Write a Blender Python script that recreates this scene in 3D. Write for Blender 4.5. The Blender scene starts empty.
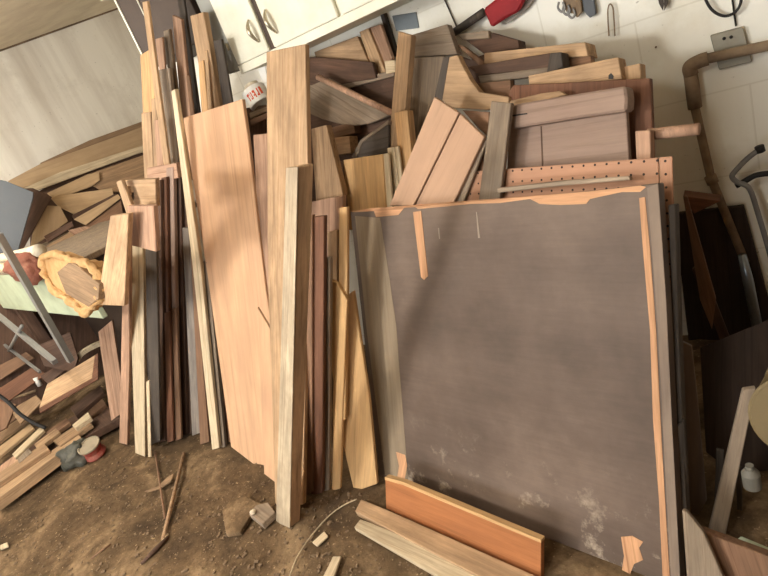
import bpy, bmesh, math, random
from mathutils import Vector as V, Matrix, noise
random.seed(7)
sc = bpy.context.scene
COL = sc.collection
R = math.radians
# ------------------------------------------------------------------ camera
FPX, PITCH, ROLL, AZ, H = 555.0, R(21), R(22), R(-38.5), 1.5
FW = V((math.sin(AZ)*math.cos(PITCH), math.cos(AZ)*math.cos(PITCH), -math.sin(PITCH)))
RT = V((math.cos(AZ), -math.sin(AZ), 0)); UP = RT.cross(FW)
CX = RT*math.cos(ROLL) - UP*math.sin(ROLL); CY = RT*math.sin(ROLL) + UP*math.cos(ROLL)
EYE = V((0, 0, H))
cd = bpy.data.cameras.new('camera'); co = bpy.data.objects.new('camera', cd); COL.objects.link(co)
cd.sensor_width = 36; cd.sensor_fit = 'HORIZONTAL'; cd.lens = 36*FPX/768; cd.clip_start = .02
m = Matrix((CX, CY, -FW)).transposed().to_4x4(); m.translation = EYE; co.matrix_world = m
sc.camera = co

def ray(x, y): return CX*(x-384) + CY*(288-y) + FW*FPX
def hit(x, y, pl):
    n, d = pl; v = ray(x, y); return EYE + v*((d - n.dot(EYE))/n.dot(v))
def hz(z): return (V((0, 0, 1)), z)
def plane(P, lean=0., phi=0., off=0.):
    """leaning plane through P: faces the room at azimuth phi, top tipped back by lean, pushed back by off"""
    mm = V((math.sin(R(phi)), -math.cos(R(phi)), 0)); N = mm*math.cos(R(lean)) + V((0, 0, 1))*math.sin(R(lean))
    return (N, N.dot(P) - off)
def FL(x, y, lean=12., phi=0., off=0.): return plane(hit(x, y, hz(0)), lean, phi, off)
def ZP(x, y, z, lean=12., phi=0., off=0.): return plane(hit(x, y, hz(z)), lean, phi, off)
def PY(y0, lean=10., phi=0.): return plane(V((-1.5, y0, 0)), lean, phi)
def XP(x0, lean=25., phi=75.): return plane(V((x0, 2.3, 1.12)), lean, phi)
def FLE(a, b, lean, off=0.):
    A, B = hit(*a, hz(0)), hit(*b, hz(0)); u = (B-A).normalized()
    return plane(A, lean, math.degrees(math.atan2(u.y, u.x)), off)
PBL, PBR = (378, 474), (681, 590)
def PP(d, lean=20.): return FLE(PBL, PBR, lean, d)          # planes parallel to the big brown panel
BZ = .85
BA, BB = hit(0, 308, hz(BZ)), hit(112, 320, hz(BZ))
BU = (BB-BA).normalized(); BPHI = math.degrees(math.atan2(BU.y, BU.x))
def BP(d, lean=0.): return plane(BA, lean, BPHI, d)          # planes parallel to the bench front

# ------------------------------------------------------------------ materials
def lin(c):
    f = lambda u: u/12.92 if u <= .04045 else ((u+.055)/1.055)**2.4
    return tuple(f(v/255) for v in c) + (1,)
def nodes(name):
    mt = bpy.data.materials.new(name); mt.use_nodes = True; nt = mt.node_tree
    b = nt.nodes['Principled BSDF']; return mt, nt, b
def N(nt, t, **kw):
    n = nt.nodes.new(t)
    for k, v in kw.items():
        if k in n.inputs: n.inputs[k].default_value = v
        else: setattr(n, k, v)
    return n
def ramp(nt, stops):
    r = nt.nodes.new('ShaderNodeValToRGB'); e = r.color_ramp.elements
    while len(e) < len(stops): e.new(.5)
    for el, (p, c) in zip(e, stops): el.position = p; el.color = c
    return r
def coords(nt, scale, obj=True):
    tc = N(nt, 'ShaderNodeTexCoord'); mp = N(nt, 'ShaderNodeMapping'); mp.inputs['Scale'].default_value = scale
    nt.links.new(tc.outputs['Object' if obj else 'Generated'], mp.inputs['Vector']); return mp
def mixc(nt, a, b, fac, mode='MIX'):
    x = N(nt, 'ShaderNodeMix', data_type='RGBA', blend_type=mode)
    for s, i in ((fac, 0), (a, 6), (b, 7)):
        if hasattr(s, 'is_output'): nt.links.new(s, x.inputs[i])
        else: x.inputs[i].default_value = s
    return x.outputs[2]
def shade(c, k): return tuple(max(0, min(1, v*k)) for v in c[:3]) + (1,)

def wood(name, c, dark=.55, contrast=1.25, rough=.75, dirt=.62, dirtc=(112, 88, 66), grain=1., var=.25):
    mt, nt, b = nodes(name); L = nt.links; c = lin(c)
    oi = N(nt, 'ShaderNodeObjectInfo')
    mp = coords(nt, (1, 1, .07))
    add = N(nt, 'ShaderNodeVectorMath', operation='ADD'); sc_ = N(nt, 'ShaderNodeVectorMath', operation='SCALE'); sc_.inputs['Scale'].default_value = 1.
    cmb = N(nt, 'ShaderNodeCombineXYZ')
    mul = N(nt, 'ShaderNodeMath', operation='MULTIPLY'); mul.inputs[1].default_value = 37.
    L.new(oi.outputs['Random'], mul.inputs[0]); L.new(mul.outputs[0], cmb.inputs[0]); L.new(mul.outputs[0], cmb.inputs[2])
    L.new(mp.outputs[0], add.inputs[0]); L.new(cmb.outputs[0], add.inputs[1])
    g = N(nt, 'ShaderNodeTexNoise', Scale=38*grain, Detail=7., Roughness=.62, Distortion=.6); L.new(add.outputs[0], g.inputs['Vector'])
    g2 = N(nt, 'ShaderNodeTexNoise', Scale=130*grain, Detail=3., Roughness=.6); L.new(add.outputs[0], g2.inputs['Vector'])
    k = .22*contrast
    r = ramp(nt, [(.30, shade(c, dark + (1-dark)*.35*(2-contrast))), (.48, shade(c, 1-.25*contrast*.4)), (.75, shade(c, 1+k))]); L.new(g.outputs[0], r.inputs[0])
    r2 = ramp(nt, [(.3, (.72, .70, .68, 1)), (.6, (1, 1, 1, 1))]); L.new(g2.outputs[0], r2.inputs[0])
    col = mixc(nt, r.outputs[0], r2.outputs[0], .55*contrast, 'MULTIPLY')
    mp3 = coords(nt, (1, 1, .012)); add3 = N(nt, 'ShaderNodeVectorMath', operation='ADD')
    L.new(mp3.outputs[0], add3.inputs[0]); L.new(cmb.outputs[0], add3.inputs[1])
    g3 = N(nt, 'ShaderNodeTexNoise', Scale=95*grain, Detail=4., Roughness=.7, Distortion=.3); L.new(add3.outputs[0], g3.inputs['Vector'])
    r3 = ramp(nt, [(.30, (.52, .46, .40, 1)), (.46, (1, 1, 1, 1))]); L.new(g3.outputs[0], r3.inputs[0])
    col = mixc(nt, col, r3.outputs[0], min(1., .75*contrast), 'MULTIPLY')
    # broad dirt and weathering blotches
    mp2 = coords(nt, (1, 1, .45)); add2 = N(nt, 'ShaderNodeVectorMath', operation='ADD')
    L.new(mp2.outputs[0], add2.inputs[0]); L.new(cmb.outputs[0], add2.inputs[1])
    d = N(nt, 'ShaderNodeTexNoise', Scale=7., Detail=6., Roughness=.65); L.new(add2.outputs[0], d.inputs['Vector'])
    rd = ramp(nt, [(.40, (0, 0, 0, 1)), (.72, (dirt, dirt, dirt, 1))]); L.new(d.outputs[0], rd.inputs[0])
    col = mixc(nt, col, lin(dirtc), rd.outputs[0])
    hv = N(nt, 'ShaderNodeHueSaturation', Hue=.503, Saturation=.94); L.new(col, hv.inputs['Color'])
    mr = N(nt, 'ShaderNodeMapRange'); mr.inputs[3].default_value = .94-var*.6; mr.inputs[4].default_value = .94+var*.4
    L.new(oi.outputs['Random'], mr.inputs[0]); L.new(mr.outputs[0], hv.inputs['Value'])
    L.new(hv.outputs[0], b.inputs['Base Color'])
    b.inputs['Roughness'].default_value = rough; b.inputs['Specular IOR Level'].default_value = .25
    bp = N(nt, 'ShaderNodeBump', Strength=.25, Distance=.004); L.new(g.outputs[0], bp.inputs['Height']); L.new(bp.outputs[0], b.inputs['Normal'])
    return mt

def plain(name, c, rough=.6, metal=0., blot=.3, blotc=None, scale=9., bump=.1, aniso=(1, 1, 1), lo=.42, hi=.7):
    mt, nt, b = nodes(name); L = nt.links; c = lin(c); bc = lin(blotc) if blotc else shade(c, .55)
    mp = coords(nt, aniso)
    d = N(nt, 'ShaderNodeTexNoise', Scale=scale, Detail=7., Roughness=.65); L.new(mp.outputs[0], d.inputs['Vector'])
    rd = ramp(nt, [(lo, (0, 0, 0, 1)), (hi, (blot, blot, blot, 1))]); L.new(d.outputs[0], rd.inputs[0])
    L.new(mixc(nt, c, bc, rd.outputs[0]), b.inputs['Base Color'])
    b.inputs['Roughness'].default_value = rough; b.inputs['Metallic'].default_value = metal; b.inputs['Specular IOR Level'].default_value = .3
    f = N(nt, 'ShaderNodeTexNoise', Scale=scale*9, Detail=4.); L.new(mp.outputs[0], f.inputs['Vector'])
    bp = N(nt, 'ShaderNodeBump', Strength=bump, Distance=.01); L.new(f.outputs[0], bp.inputs['Height']); L.new(bp.outputs[0], b.inputs['Normal'])
    return mt

M = dict(
    tan=wood('tan_wood', (204, 165, 124)), pink=wood('pinkish_wood', (190, 148, 120), dirt=.3),
    sheet=wood('plywood_sheet', (212, 166, 126), contrast=.55, grain=.45, dirt=.5, dirtc=(186, 140, 110)),
    orange=wood('orange_pine', (214, 166, 112), dirt=.25, dirtc=(170, 120, 80)),
    pale=wood('pale_wood', (222, 200, 164), dirt=.4, dirtc=(160, 136, 108)),
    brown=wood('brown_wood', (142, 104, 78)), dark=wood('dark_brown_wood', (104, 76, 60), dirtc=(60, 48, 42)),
    red=wood('red_brown_wood', (128, 84, 60), dirtc=(84, 58, 46)), mauve=wood('mauve_brown_wood', (160, 132, 116), contrast=.6, dirtc=(165, 140, 122)),
    grey=wood('grey_weathered_wood', (158, 138, 116), dirtc=(110, 96, 84)), dgrey=wood('dark_grey_wood', (88, 78, 69), dirtc=(60, 56, 54)),
    blue=wood('bluish_grey_wood', (164, 152, 140), dirtc=(110, 100, 96)),
    board=wood('fibreboard', (182, 144, 116), contrast=.25, grain=.6, dirt=.15), ply=wood('dusty_plywood', (192, 160, 120), contrast=.5, grain=.5, dirt=.5, dirtc=(150, 118, 88)),
    stain=wood('orange_stained_wood', (168, 102, 54), contrast=.7, dirt=.35, dirtc=(150, 92, 58), rough=.5),
    light=wood('fresh_pine', (222, 176, 118), contrast=.8, dirt=.3, dirtc=(190, 140, 90)),
    ashen=wood('ashen_panel', (120, 108, 100), contrast=.5), shadewood=wood('shade_dark_wood', (70, 54, 44), dirtc=(44, 36, 32)), scrap=wood('dusty_scrap_wood', (166, 132, 98), dirt=.5),  # the darkest brown here belongs to sheets that paint the right corner's shade
)

# ------------------------------------------------------------------ builders
def tag(o, label=None, cat=None, group=None, kind=None):
    for k, v in (('label', label), ('category', cat), ('group', group), ('kind', kind)):
        if v: o[k] = v
    return o
def link(name, bm, mat, parent=None, mw=None, smooth=False):
    me = bpy.data.meshes.new(name); bm.normal_update(); bm.to_mesh(me); bm.free()
    if smooth:
        for p in me.polygons: p.use_smooth = True
    for mt in (mat if isinstance(mat, (list, tuple)) else [mat]): me.materials.append(mt)
    o = bpy.data.objects.new(name, me); COL.objects.link(o)
    if mw is not None: o.matrix_world = mw
    if parent is not None:
        o.parent = parent; o.matrix_parent_inverse = parent.matrix_world.inverted()
    return o
def slab(name, poly, pl, t, mat, parent=None, bevel=.0022, axis=None, subdiv=False):
    """a solid board: outline POLY (pixels) laid on the plane PL at its true distance, T metres thick behind that face"""
    if isinstance(mat, str): mat = M[mat]
    n = pl[0].normalized(); P = [hit(x, y, pl) for x, y in poly]
    if n.dot(EYE - P[0]) < 0: n = -n
    k = len(P); i = axis if axis is not None else max(range(k), key=lambda j: (P[(j+1) % k]-P[j]).length)
    az = (P[(i+1) % k]-P[i]).normalized(); ax = az.cross(n).normalized(); ay = az.cross(ax)
    lo = min(P, key=lambda p: p.z)
    mw = Matrix((ax, ay, az)).transposed().to_4x4(); mw.translation = lo
    inv = mw.inverted(); Q = [inv @ p for p in P]; Bk = [inv @ (p - n*t) for p in P]
    bm = bmesh.new(); f = [bm.verts.new(q) for q in Q]; g = [bm.verts.new(q) for q in Bk]
    bm.faces.new(f); bm.faces.new(g[::-1])
    for a in range(k): bm.faces.new((f[a], g[a], g[(a+1) % k], f[(a+1) % k]))
    bmesh.ops.recalc_face_normals(bm, faces=bm.faces)
    if bevel: bmesh.ops.bevel(bm, geom=bm.edges[:], offset=min(bevel, t*.25), segments=1, affect='EDGES', clamp_overlap=True)
    return link(name, bm, mat, parent, mw)
def add_box(bm, c, s, rot=None):
    r = bmesh.ops.create_cube(bm, size=1); mt = Matrix.Translation(V(c)) @ (rot or Matrix()) @ Matrix.Diagonal((*s, 1))
    bmesh.ops.transform(bm, matrix=mt, verts=r['verts']); return r['verts']
def box(name, lo, hi, mat, parent=None, bevel=.003):
    bm = bmesh.new(); lo, hi = V(lo), V(hi); c = (lo+hi)/2
    add_box(bm, (0, 0, 0), hi-lo)
    if bevel: bmesh.ops.bevel(bm, geom=bm.edges[:], offset=bevel, segments=1, affect='EDGES')
    return link(name, bm, mat, parent, Matrix.Translation(c))
def tube_bm(bm, pts, rad, sides=10, caps=True):
    pts = [V(p) for p in pts]; rings = []; u = None
    for i, p in enumerate(pts):
        d = (pts[min(i+1, len(pts)-1)] - pts[max(i-1, 0)]).normalized()
        if u is None: u = d.orthogonal().normalized()
        u = (u - d*u.dot(d)).normalized(); w = d.cross(u); r = rad[i] if isinstance(rad, (list, tuple)) else rad
        rings.append([bm.verts.new(p + (u*math.cos(a)+w*math.sin(a))*r) for a in [2*math.pi*k/sides for k in range(sides)]])
    for a, b in zip(rings, rings[1:]):
        for k in range(sides): bm.faces.new((a[k], a[(k+1) % sides], b[(k+1) % sides], b[k]))
    if caps: bm.faces.new(rings[0][::-1]); bm.faces.new(rings[-1])
def tube(name, pts, rad, mat, parent=None, sides=10, smooth=True):
    pts = [V(p) for p in pts]; o = min(pts, key=lambda p: p.z).copy(); bm = bmesh.new(); tube_bm(bm, [p-o for p in pts], rad, sides)
    bmesh.ops.recalc_face_normals(bm, faces=bm.faces)
    ob = link(name, bm, M[mat] if isinstance(mat, str) else mat, parent, Matrix.Translation(o), smooth); return ob
def spline(pts, n=8):
    pts = [V(p) for p in pts]; q = [pts[0]*2-pts[1]] + pts + [pts[-1]*2-pts[-2]]; out = []
    for i in range(1, len(q)-2):
        for k in range(n):
            t = k/n; a, b, c, d = q[i-1:i+3]
            out.append(.5*((2*b) + (c-a)*t + (2*a-5*b+4*c-d)*t*t + (3*b-a-3*c+d)*t**3))
    return out + [pts[-1]]
def empty(name, loc): 
    o = bpy.data.objects.new(name, None); COL.objects.link(o); o.location = loc; o.matrix_world = Matrix.Translation(V(loc)); return o
def lathe(name, prof, mat, parent, mw, sides=28):
    bm = bmesh.new(); rings = []
    for r, z in prof: rings.append([bm.verts.new((r*math.cos(a), r*math.sin(a), z)) for a in [2*math.pi*k/sides for k in range(sides)]])
    for a, b in zip(rings, rings[1:]):
        for k in range(sides): bm.faces.new((a[k], a[(k+1) % sides], b[(k+1) % sides], b[k]))
    bm.faces.new(rings[0][::-1]); bm.faces.new(rings[-1]); bmesh.ops.recalc_face_normals(bm, faces=bm.faces)
    return link(name, bm, mat, parent, mw, False)
def B(name, poly, pl, t, mat, label, cat='board', group=None, **kw):
    return tag(slab(name, poly, pl, t, mat, **kw), label, cat, group)
# ------------------------------------------------------------------ setting
D, XL, XR, YF, YFAR = 2.3, -5.1, 1.5, -3.2, 4.6
p0, p1 = hit(0, 50, (V((1, 0, 0)), XL)), hit(112, 10, (V((1, 0, 0)), XL))
CB = (p1.z-p0.z)/(p1.y-p0.y)
def ceil_z(y): return p0.z + CB*(y-p0.y)

def wall_mat(name, c, c2, grime, streak=(1, 1, .12), seams=False):
    mt, nt, b = nodes(name); L = nt.links
    mp = coords(nt, streak); s = N(nt, 'ShaderNodeTexNoise', Scale=4.5, Detail=5., Roughness=.55); L.new(mp.outputs[0], s.inputs['Vector'])
    r = ramp(nt, [(.36, lin(c2)), (.6, lin(c))]); L.new(s.outputs[0], r.inputs[0])
    mp2 = coords(nt, (1, 1, 1)); g = N(nt, 'ShaderNodeTexNoise', Scale=3.2, Detail=9., Roughness=.68); L.new(mp2.outputs[0], g.inputs['Vector'])
    rg = ramp(nt, [(.52, (0, 0, 0, 1)), (.75, (.55, .55, .55, 1))]); L.new(g.outputs[0], rg.inputs[0])
    col = mixc(nt, r.outputs[0], lin(grime), rg.outputs[0])
    sp = N(nt, 'ShaderNodeTexNoise', Scale=42., Detail=3.); L.new(mp2.outputs[0], sp.inputs['Vector'])
    rs = ramp(nt, [(.70, (0, 0, 0, 1)), (.76, (.5, .5, .5, 1))]); L.new(sp.outputs[0], rs.inputs[0])
    col = mixc(nt, col, lin((120, 108, 90)), rs.outputs[0])
    if seams:
        br = N(nt, 'ShaderNodeTexBrick', Scale=1.); br.inputs['Mortar Size'].default_value = .003; br.inputs['Brick Width'].default_value = .62; br.inputs['Row Height'].default_value = .31
        br.inputs['Color1'].default_value = br.inputs['Color2'].default_value = (1, 1, 1, 1); br.inputs['Mortar'].default_value = (.86, .85, .82, 1)
        rot = coords(nt, (1, 1, 1)); rot.inputs['Rotation'].default_value = (R(90), 0, 0); L.new(rot.outputs[0], br.inputs['Vector'])
        col = mixc(nt, col, br.outputs[0], .8, 'MULTIPLY')
    L.new(col, b.inputs['Base Color']); b.inputs['Roughness'].default_value = .85; b.inputs['Specular IOR Level'].default_value = .15
    bp = N(nt, 'ShaderNodeBump', Strength=.25, Distance=.006); L.new(g.outputs[0], bp.inputs['Height']); L.new(bp.outputs[0], b.inputs['Normal'])
    return mt
WM = wall_mat('cream_painted_wall', (246, 244, 232), (238, 234, 220), (214, 206, 182), seams=True)
LM = wall_mat('whitewashed_board_wall', (244, 238, 224), (214, 204, 188), (204, 194, 176), streak=(.9, .9, .10))
CM = wall_mat('grey_beige_ceiling', (236, 224, 200), (224, 210, 186), (202, 188, 162), streak=(1, 1, 1))
def struct(name, lo, hi, mat): return tag(box(name, lo, hi, mat, bevel=0), kind='structure')
ZT = 3.0
struct('wall_back', (-2.8, D, -.05), (XR, D+.15, ceil_z(D)+.05), WM)
struct('wall_alcove', (-2.8, D+.15, -.05), (-2.65, YFAR, ceil_z(YFAR)), LM)
struct('wall_left', (XL-.15, YF, -.05), (XL, YFAR+.15, ceil_z(YFAR)), LM)
struct('wall_far', (XL, YFAR, -.05), (-2.65, YFAR+.15, ceil_z(YFAR)+.1), LM)
DM = wall_mat('board_wall', (128, 106, 84), (106, 88, 70), (80, 66, 54))
struct('wall_right', (XR, YF, -.05), (XR+.15, D+.15, ZT), DM)
# front wall out of view, its wide doorway added to let daylight in
DX0, DX1, DH = -4.6, -.5, 2.0
struct('wall_front', (XL, YF-.15, -.05), (DX0, YF, ZT), WM)
struct('wall_front_right', (DX1, YF-.15, -.05), (XR, YF, ZT), DM)
bm = bmesh.new()
cz = [(XL-.15, YF-.15), (XR+.15, YF-.15), (XR+.15, YFAR+.15), (XL-.15, YFAR+.15)]
lo = [bm.verts.new((x, y, ceil_z(y))) for x, y in cz]; up = [bm.verts.new((x, y, ceil_z(y)+.12)) for x, y in cz]
bm.faces.new(lo); bm.faces.new(up)
for a in range(4): bm.faces.new((lo[a], lo[(a+1) % 4], up[(a+1) % 4], up[a]))
bmesh.ops.recalc_face_normals(bm, faces=bm.faces)
tag(link('ceiling', bm, CM), kind='structure')

y_a, y_b = 1.2, YFAR
bm = bmesh.new(); tube_bm(bm, [(XL+.008, y_a, ceil_z(y_a)-.006), (XL+.008, y_b, ceil_z(y_b)-.006)], .009, 4)
tag(link('trim_1', bm, DM), kind='structure')
# earth floor: gently uneven, crusted dirt
mt, nt, b = nodes('earth_floor'); L = nt.links
mp = coords(nt, (1, 1, 1))
n1 = N(nt, 'ShaderNodeTexNoise', Scale=2.6, Detail=9., Roughness=.66, Distortion=.5); n2 = N(nt, 'ShaderNodeTexNoise', Scale=28., Detail=9., Roughness=.75); n3 = N(nt, 'ShaderNodeTexVoronoi', Scale=46.)
for n in (n1, n2, n3): L.new(mp.outputs[0], n.inputs['Vector'])
r1 = ramp(nt, [(.3, lin((60, 49, 38))), (.5, lin((101, 83, 62))), (.68, lin((158, 134, 104)))]); L.new(n1.outputs[0], r1.inputs[0])
r2 = ramp(nt, [(.3, (.5, .47, .44, 1)), (.62, (1.1, 1.08, 1.05, 1))]); L.new(n2.outputs[0], r2.inputs[0])
col = mixc(nt, r1.outputs[0], r2.outputs[0], .8, 'MULTIPLY')
n4 = N(nt, 'ShaderNodeTexNoise', Scale=60., Detail=3.); L.new(mp.outputs[0], n4.inputs['Vector'])
r4 = ramp(nt, [(.66, (0, 0, 0, 1)), (.74, (.6, .6, .6, 1))]); L.new(n4.outputs[0], r4.inputs[0])
col = mixc(nt, col, lin((190, 165, 130)), r4.outputs[0])
L.new(col, b.inputs['Base Color']); b.inputs['Roughness'].default_value = .95; b.inputs['Specular IOR Level'].default_value = .1
bp = N(nt, 'ShaderNodeBump', Strength=.8, Distance=.012); L.new(n2.outputs[0], bp.inputs['Height']); L.new(bp.outputs[0], b.inputs['Normal'])
M['earth'] = mt
bm = bmesh.new(); nx, ny = 190, 150; x0, x1, y0, y1 = XL, XR, YF-1.5, YFAR
gv = []
for j in range(ny+1):
    row = []
    for i in range(nx+1):
        x, y = x0+(x1-x0)*i/nx, y0+(y1-y0)*j/ny
        z = .012*noise.noise(V((x*2.1, y*2.1, 0))) + .010*noise.noise(V((x*6, y*6, 3))) + .006*noise.noise(V((x*15, y*15, 7)))
        row.append(bm.verts.new((x, y, z-.008)))
    gv.append(row)
for j in range(ny):
    for i in range(nx): bm.faces.new((gv[j][i], gv[j][i+1], gv[j+1][i+1], gv[j+1][i]))
tag(link('floor', bm, mt, smooth=True), kind='structure')

# ------------------------------------------------------------------ wall cabinets
M['enamel'] = plain('cream_enamel', (228, 224, 204), rough=.45, blot=.35, blotc=(196, 188, 160), scale=7)
M['enamel_shade'] = plain('shaded_enamel_edge', (150, 150, 142), rough=.6)  # cream enamel greyed to paint the shade on the side stile
M['pewter'] = plain('dull_nickel', (190, 182, 160), rough=.35, metal=.8, blot=.4)
M['choc'] = plain('dark_brown_paint', (74, 60, 50), rough=.6, blot=.5, blotc=(54, 42, 36), scale=5)
CYF = D-.32                      # cabinet front
cp = (V((0, 1, 0)), CYF)
a, bq = hit(240, 72, cp), hit(405, 0, cp); cz0 = (a.z+bq.z)/2; cx0 = -1.97; cx1 = .55
cab = empty('wall_cabinet', ((cx0+cx1)/2, D-.16, cz0))
tag(cab, 'cream painted wall cabinet with curved nickel handles hung above the lumber', 'cabinet')
ctop = ceil_z(CYF)-.03
box('body', (cx0+.1, CYF+.012, cz0), (cx1, D-.001, ctop), M['enamel'], cab)
box('bottom_rail', (cx0+.1, CYF-.004, cz0-.002), (cx1, CYF+.012, cz0+.034), M['enamel'], cab, bevel=.002)
def door(poly, hpoly=None):
    P = [hit(x, y, (V((0, 1, 0)), CYF-.006)) for x, y in poly]
    bm = bmesh.new(); o = P[0].copy()
    f = [bm.verts.new(p-o) for p in P]; g = [bm.verts.new(p-o+V((0, .019, 0))) for p in P]; k = len(P)
    bm.faces.new(f); bm.faces.new(g[::-1])
    for q in range(k): bm.faces.new((f[q], g[q], g[(q+1) % k], f[(q+1) % k]))
    bmesh.ops.recalc_face_normals(bm, faces=bm.faces); bmesh.ops.bevel(bm, geom=bm.edges[:], offset=.003, segments=2, affect='EDGES')
    d = link('door', bm, M['enamel'], cab, Matrix.Translation(o))
    if hpoly:
        A, Z_ = (hit(x, y, (V((0, 1, 0)), CYF-.012)) for x, y in hpoly)
        pts = [A.lerp(Z_, t) + V((0, -.028*math.sin(math.pi*t), 0)) for t in [k/12 for k in range(13)]]
        h = tube('handle', pts, [.004+.006*math.sin(math.pi*k/12) for k in range(13)], M['pewter'], d)
        for q in (A, Z_): 
            pass
    return d
ey = ctop-.02
def top_of(px, py, dx=0.):      # follow the door edge straight up to the cabinet top
    p = hit(px, py, cp); return p
def door_w(xl, xr, zl, zr=None, hpoly=None, xtl=None):
    zr = zl if zr is None else zr
    P = [V((xl, CYF-.006, zl)), V((xr, CYF-.006, zr)), V((xr, CYF-.006, ey)), V((xl if xtl is None else xtl, CYF-.006, ey))]
    bm = bmesh.new(); o = P[0].copy()
    f = [bm.verts.new(p-o) for p in P]; g = [bm.verts.new(p-o+V((0, .017, 0))) for p in P]
    bm.faces.new(f); bm.faces.new(g[::-1])
    for q in range(4): bm.faces.new((f[q], g[q], g[(q+1) % 4], f[(q+1) % 4]))
    bmesh.ops.recalc_face_normals(bm, faces=bm.faces); bmesh.ops.bevel(bm, geom=bm.edges[:], offset=.003, segments=2, affect='EDGES')
    d = link('door', bm, M['enamel'], cab, Matrix.Translation(o))
    if hpoly:
        A, Z_ = (hit(x, y, (V((0, 1, 0)), CYF-.012)) for x, y in hpoly)
        pts = [A.lerp(Z_, k/12) + V((0, -.028*math.sin(math.pi*k/12), 0)) for k in range(13)]
        tube('handle', pts, [.0035+.006*math.sin(math.pi*k/12) for k in range(13)], M['pewter'], d)
    return d
q1, q2, q3, q4, q5 = (hit(x, y, cp) for x, y in ((240, 68), (270, 50), (275, 47), (340, 18), (343, 16)))
door_w(q1.x, q2.x, cz0+.036, hpoly=((248, 20), (259, 42)))
door_w(q3.x, q4.x-.003, cz0+.036, hpoly=((265, 10), (277, 33)))
door_w(q5.x, q5.x+.40, cz0+.036)
door_w(q5.x+.41, q5.x+.81, cz0+.036)
box('gap_shade', (q2.x+.004, CYF+.004, cz0+.034), (q3.x-.004, CYF+.011, ey), M['choc'], cab, bevel=0)  # dark strip painting the shade in the gap between the doors
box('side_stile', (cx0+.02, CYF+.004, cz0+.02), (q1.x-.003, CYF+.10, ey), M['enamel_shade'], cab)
tube('latch', [hit(228, 43, cp)+V((0, -.012, 0)), hit(231, 50, cp)+V((0, -.012, 0))], .006, M['pewter'], cab)
# dark brown cabinet at the end of the wall
dp = (V((0, 1, 0)), D-.3); e0, e1 = hit(137, 47, dp), hit(109, 0, dp)
dc = empty('corner_cabinet', (e0.x+.2, D-.15, 1.9)); tag(dc, 'dark brown cabinet with a thin white edge at the left end of the wall', 'cabinet')
xe = e0.x
box('body', (xe+.008, D-.295, 1.86), (-2.0, D-.001, ceil_z(D-.3)-.03), M['choc'], dc)
box('edge_strip', (xe, D-.3, 1.86), (xe+.012, D-.27, ceil_z(D-.3)-.04), M['enamel'], dc, bevel=.001)
e2 = hit(140, 8, dp)
box('edge_strip', (e2.x, D-.3, 2.06), (e2.x+.006, D-.294, ceil_z(D-.3)-.04), M['enamel'], dc, bevel=.001)
box('top_shelf', (xe-.09, D-.3, e1.z+.015), (xe+.03, D-.001, e1.z+.04), M['enamel'], dc, bevel=.002)

# ------------------------------------------------------------------ left bundle leaning by the wall end
GA = 'tall offcuts leaning in the left corner'
B('plank', [(140,55),(152,48),(161,235),(148,235)], PY(1.54), .02, 'orange', 'broad orange-tan plank, highest broad face at the left end of the lean-to', 'plank', GA)
B('plank', [(141,113),(150,112),(158,235),(147,235)], PY(1.48), .018, 'tan', 'light tan plank whose square top stops below the orange-tan one at far left', 'plank', GA)
B('lath', [(151,99),(156,98),(162,235),(156,235)], PY(1.465), .012, 'tan', 'narrow tan lath with a dark notch at its top right', 'lath', GA)
B('plank', [(154,120),(160,119),(168,235),(161,235)], PY(1.44), .015, 'pink', 'pinkish plank with low square top beside the notched lath', 'plank', GA)
B('lath', [(142,2),(147,1),(176,215),(170,215)], PY(1.41), .014, 'tan', 'very tall thin tan lath, the one reaching nearest the top edge at left', 'lath', GA)
B('lath', [(155,39),(162,37),(169,110),(164,110)], PY(1.50), .012, 'pink', 'short pinkish-white lath end between the tall tan lath and a grey plank', 'lath', GA)
B('plank', [(158,70),(169,68),(187,250),(174,250)], PY(1.47), .02, 'grey', 'grey square-topped plank behind the very tall tan lath', 'plank', GA)
B('plank', [(163,31),(169,29),(190,200),(181,200)], PY(1.53), .016, 'grey', 'tall grey-brown plank with a splintered pointed top', 'plank', GA)
B('plank', [(172,15),(181,19),(197,180),(187,180)], PY(1.55), .018, 'pink', 'pinkish-brown plank with slanted top rising above the plywood sheet', 'plank', GA)
B('plank', [(177,-3),(183,-3),(203,140),(196,140)], PY(1.60), .014, 'dgrey', 'dark grey tall slat crossing the top edge left of the cream cabinet', 'plank', GA)
B('plank', [(190,16),(203,12),(226,140),(211,140)], PY(1.57), .03, 'tan', 'thick tan board with bright face and dark edge against the cream cabinet', 'board', GA)
B('plank', [(213,41),(221,39),(238,140),(228,140)], PY(1.58), .014, 'dgrey', 'short dark grey board just left of the white can', 'board', GA)
B('lath', [(198,62),(203,60),(211,140),(203,140)], PY(1.53), .01, 'orange', 'bright narrow lath standing above the plywood sheet top', 'lath', GA)
B('lath', [(204,51),(207,50),(214,140),(210,140)], PY(1.525), .008, 'tan', 'thin pointed tan strip beside the bright narrow lath', 'lath', GA)
B('lath', [(186,76),(189,75),(198,150),(194,150)], PY(1.54), .01, 'brown', 'brown strip behind the pinkish-brown plank with slanted top', 'lath', GA)
# long light lath reaching to the ground
B('lath', [(171,91),(175,89),(200,262),(219,448),(212,450),(192,262)], FL(215,449,10), .02, 'pale', 'long pale lath reaching from the stack top to the dirt left of the plywood sheet', 'lath', GA)

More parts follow.
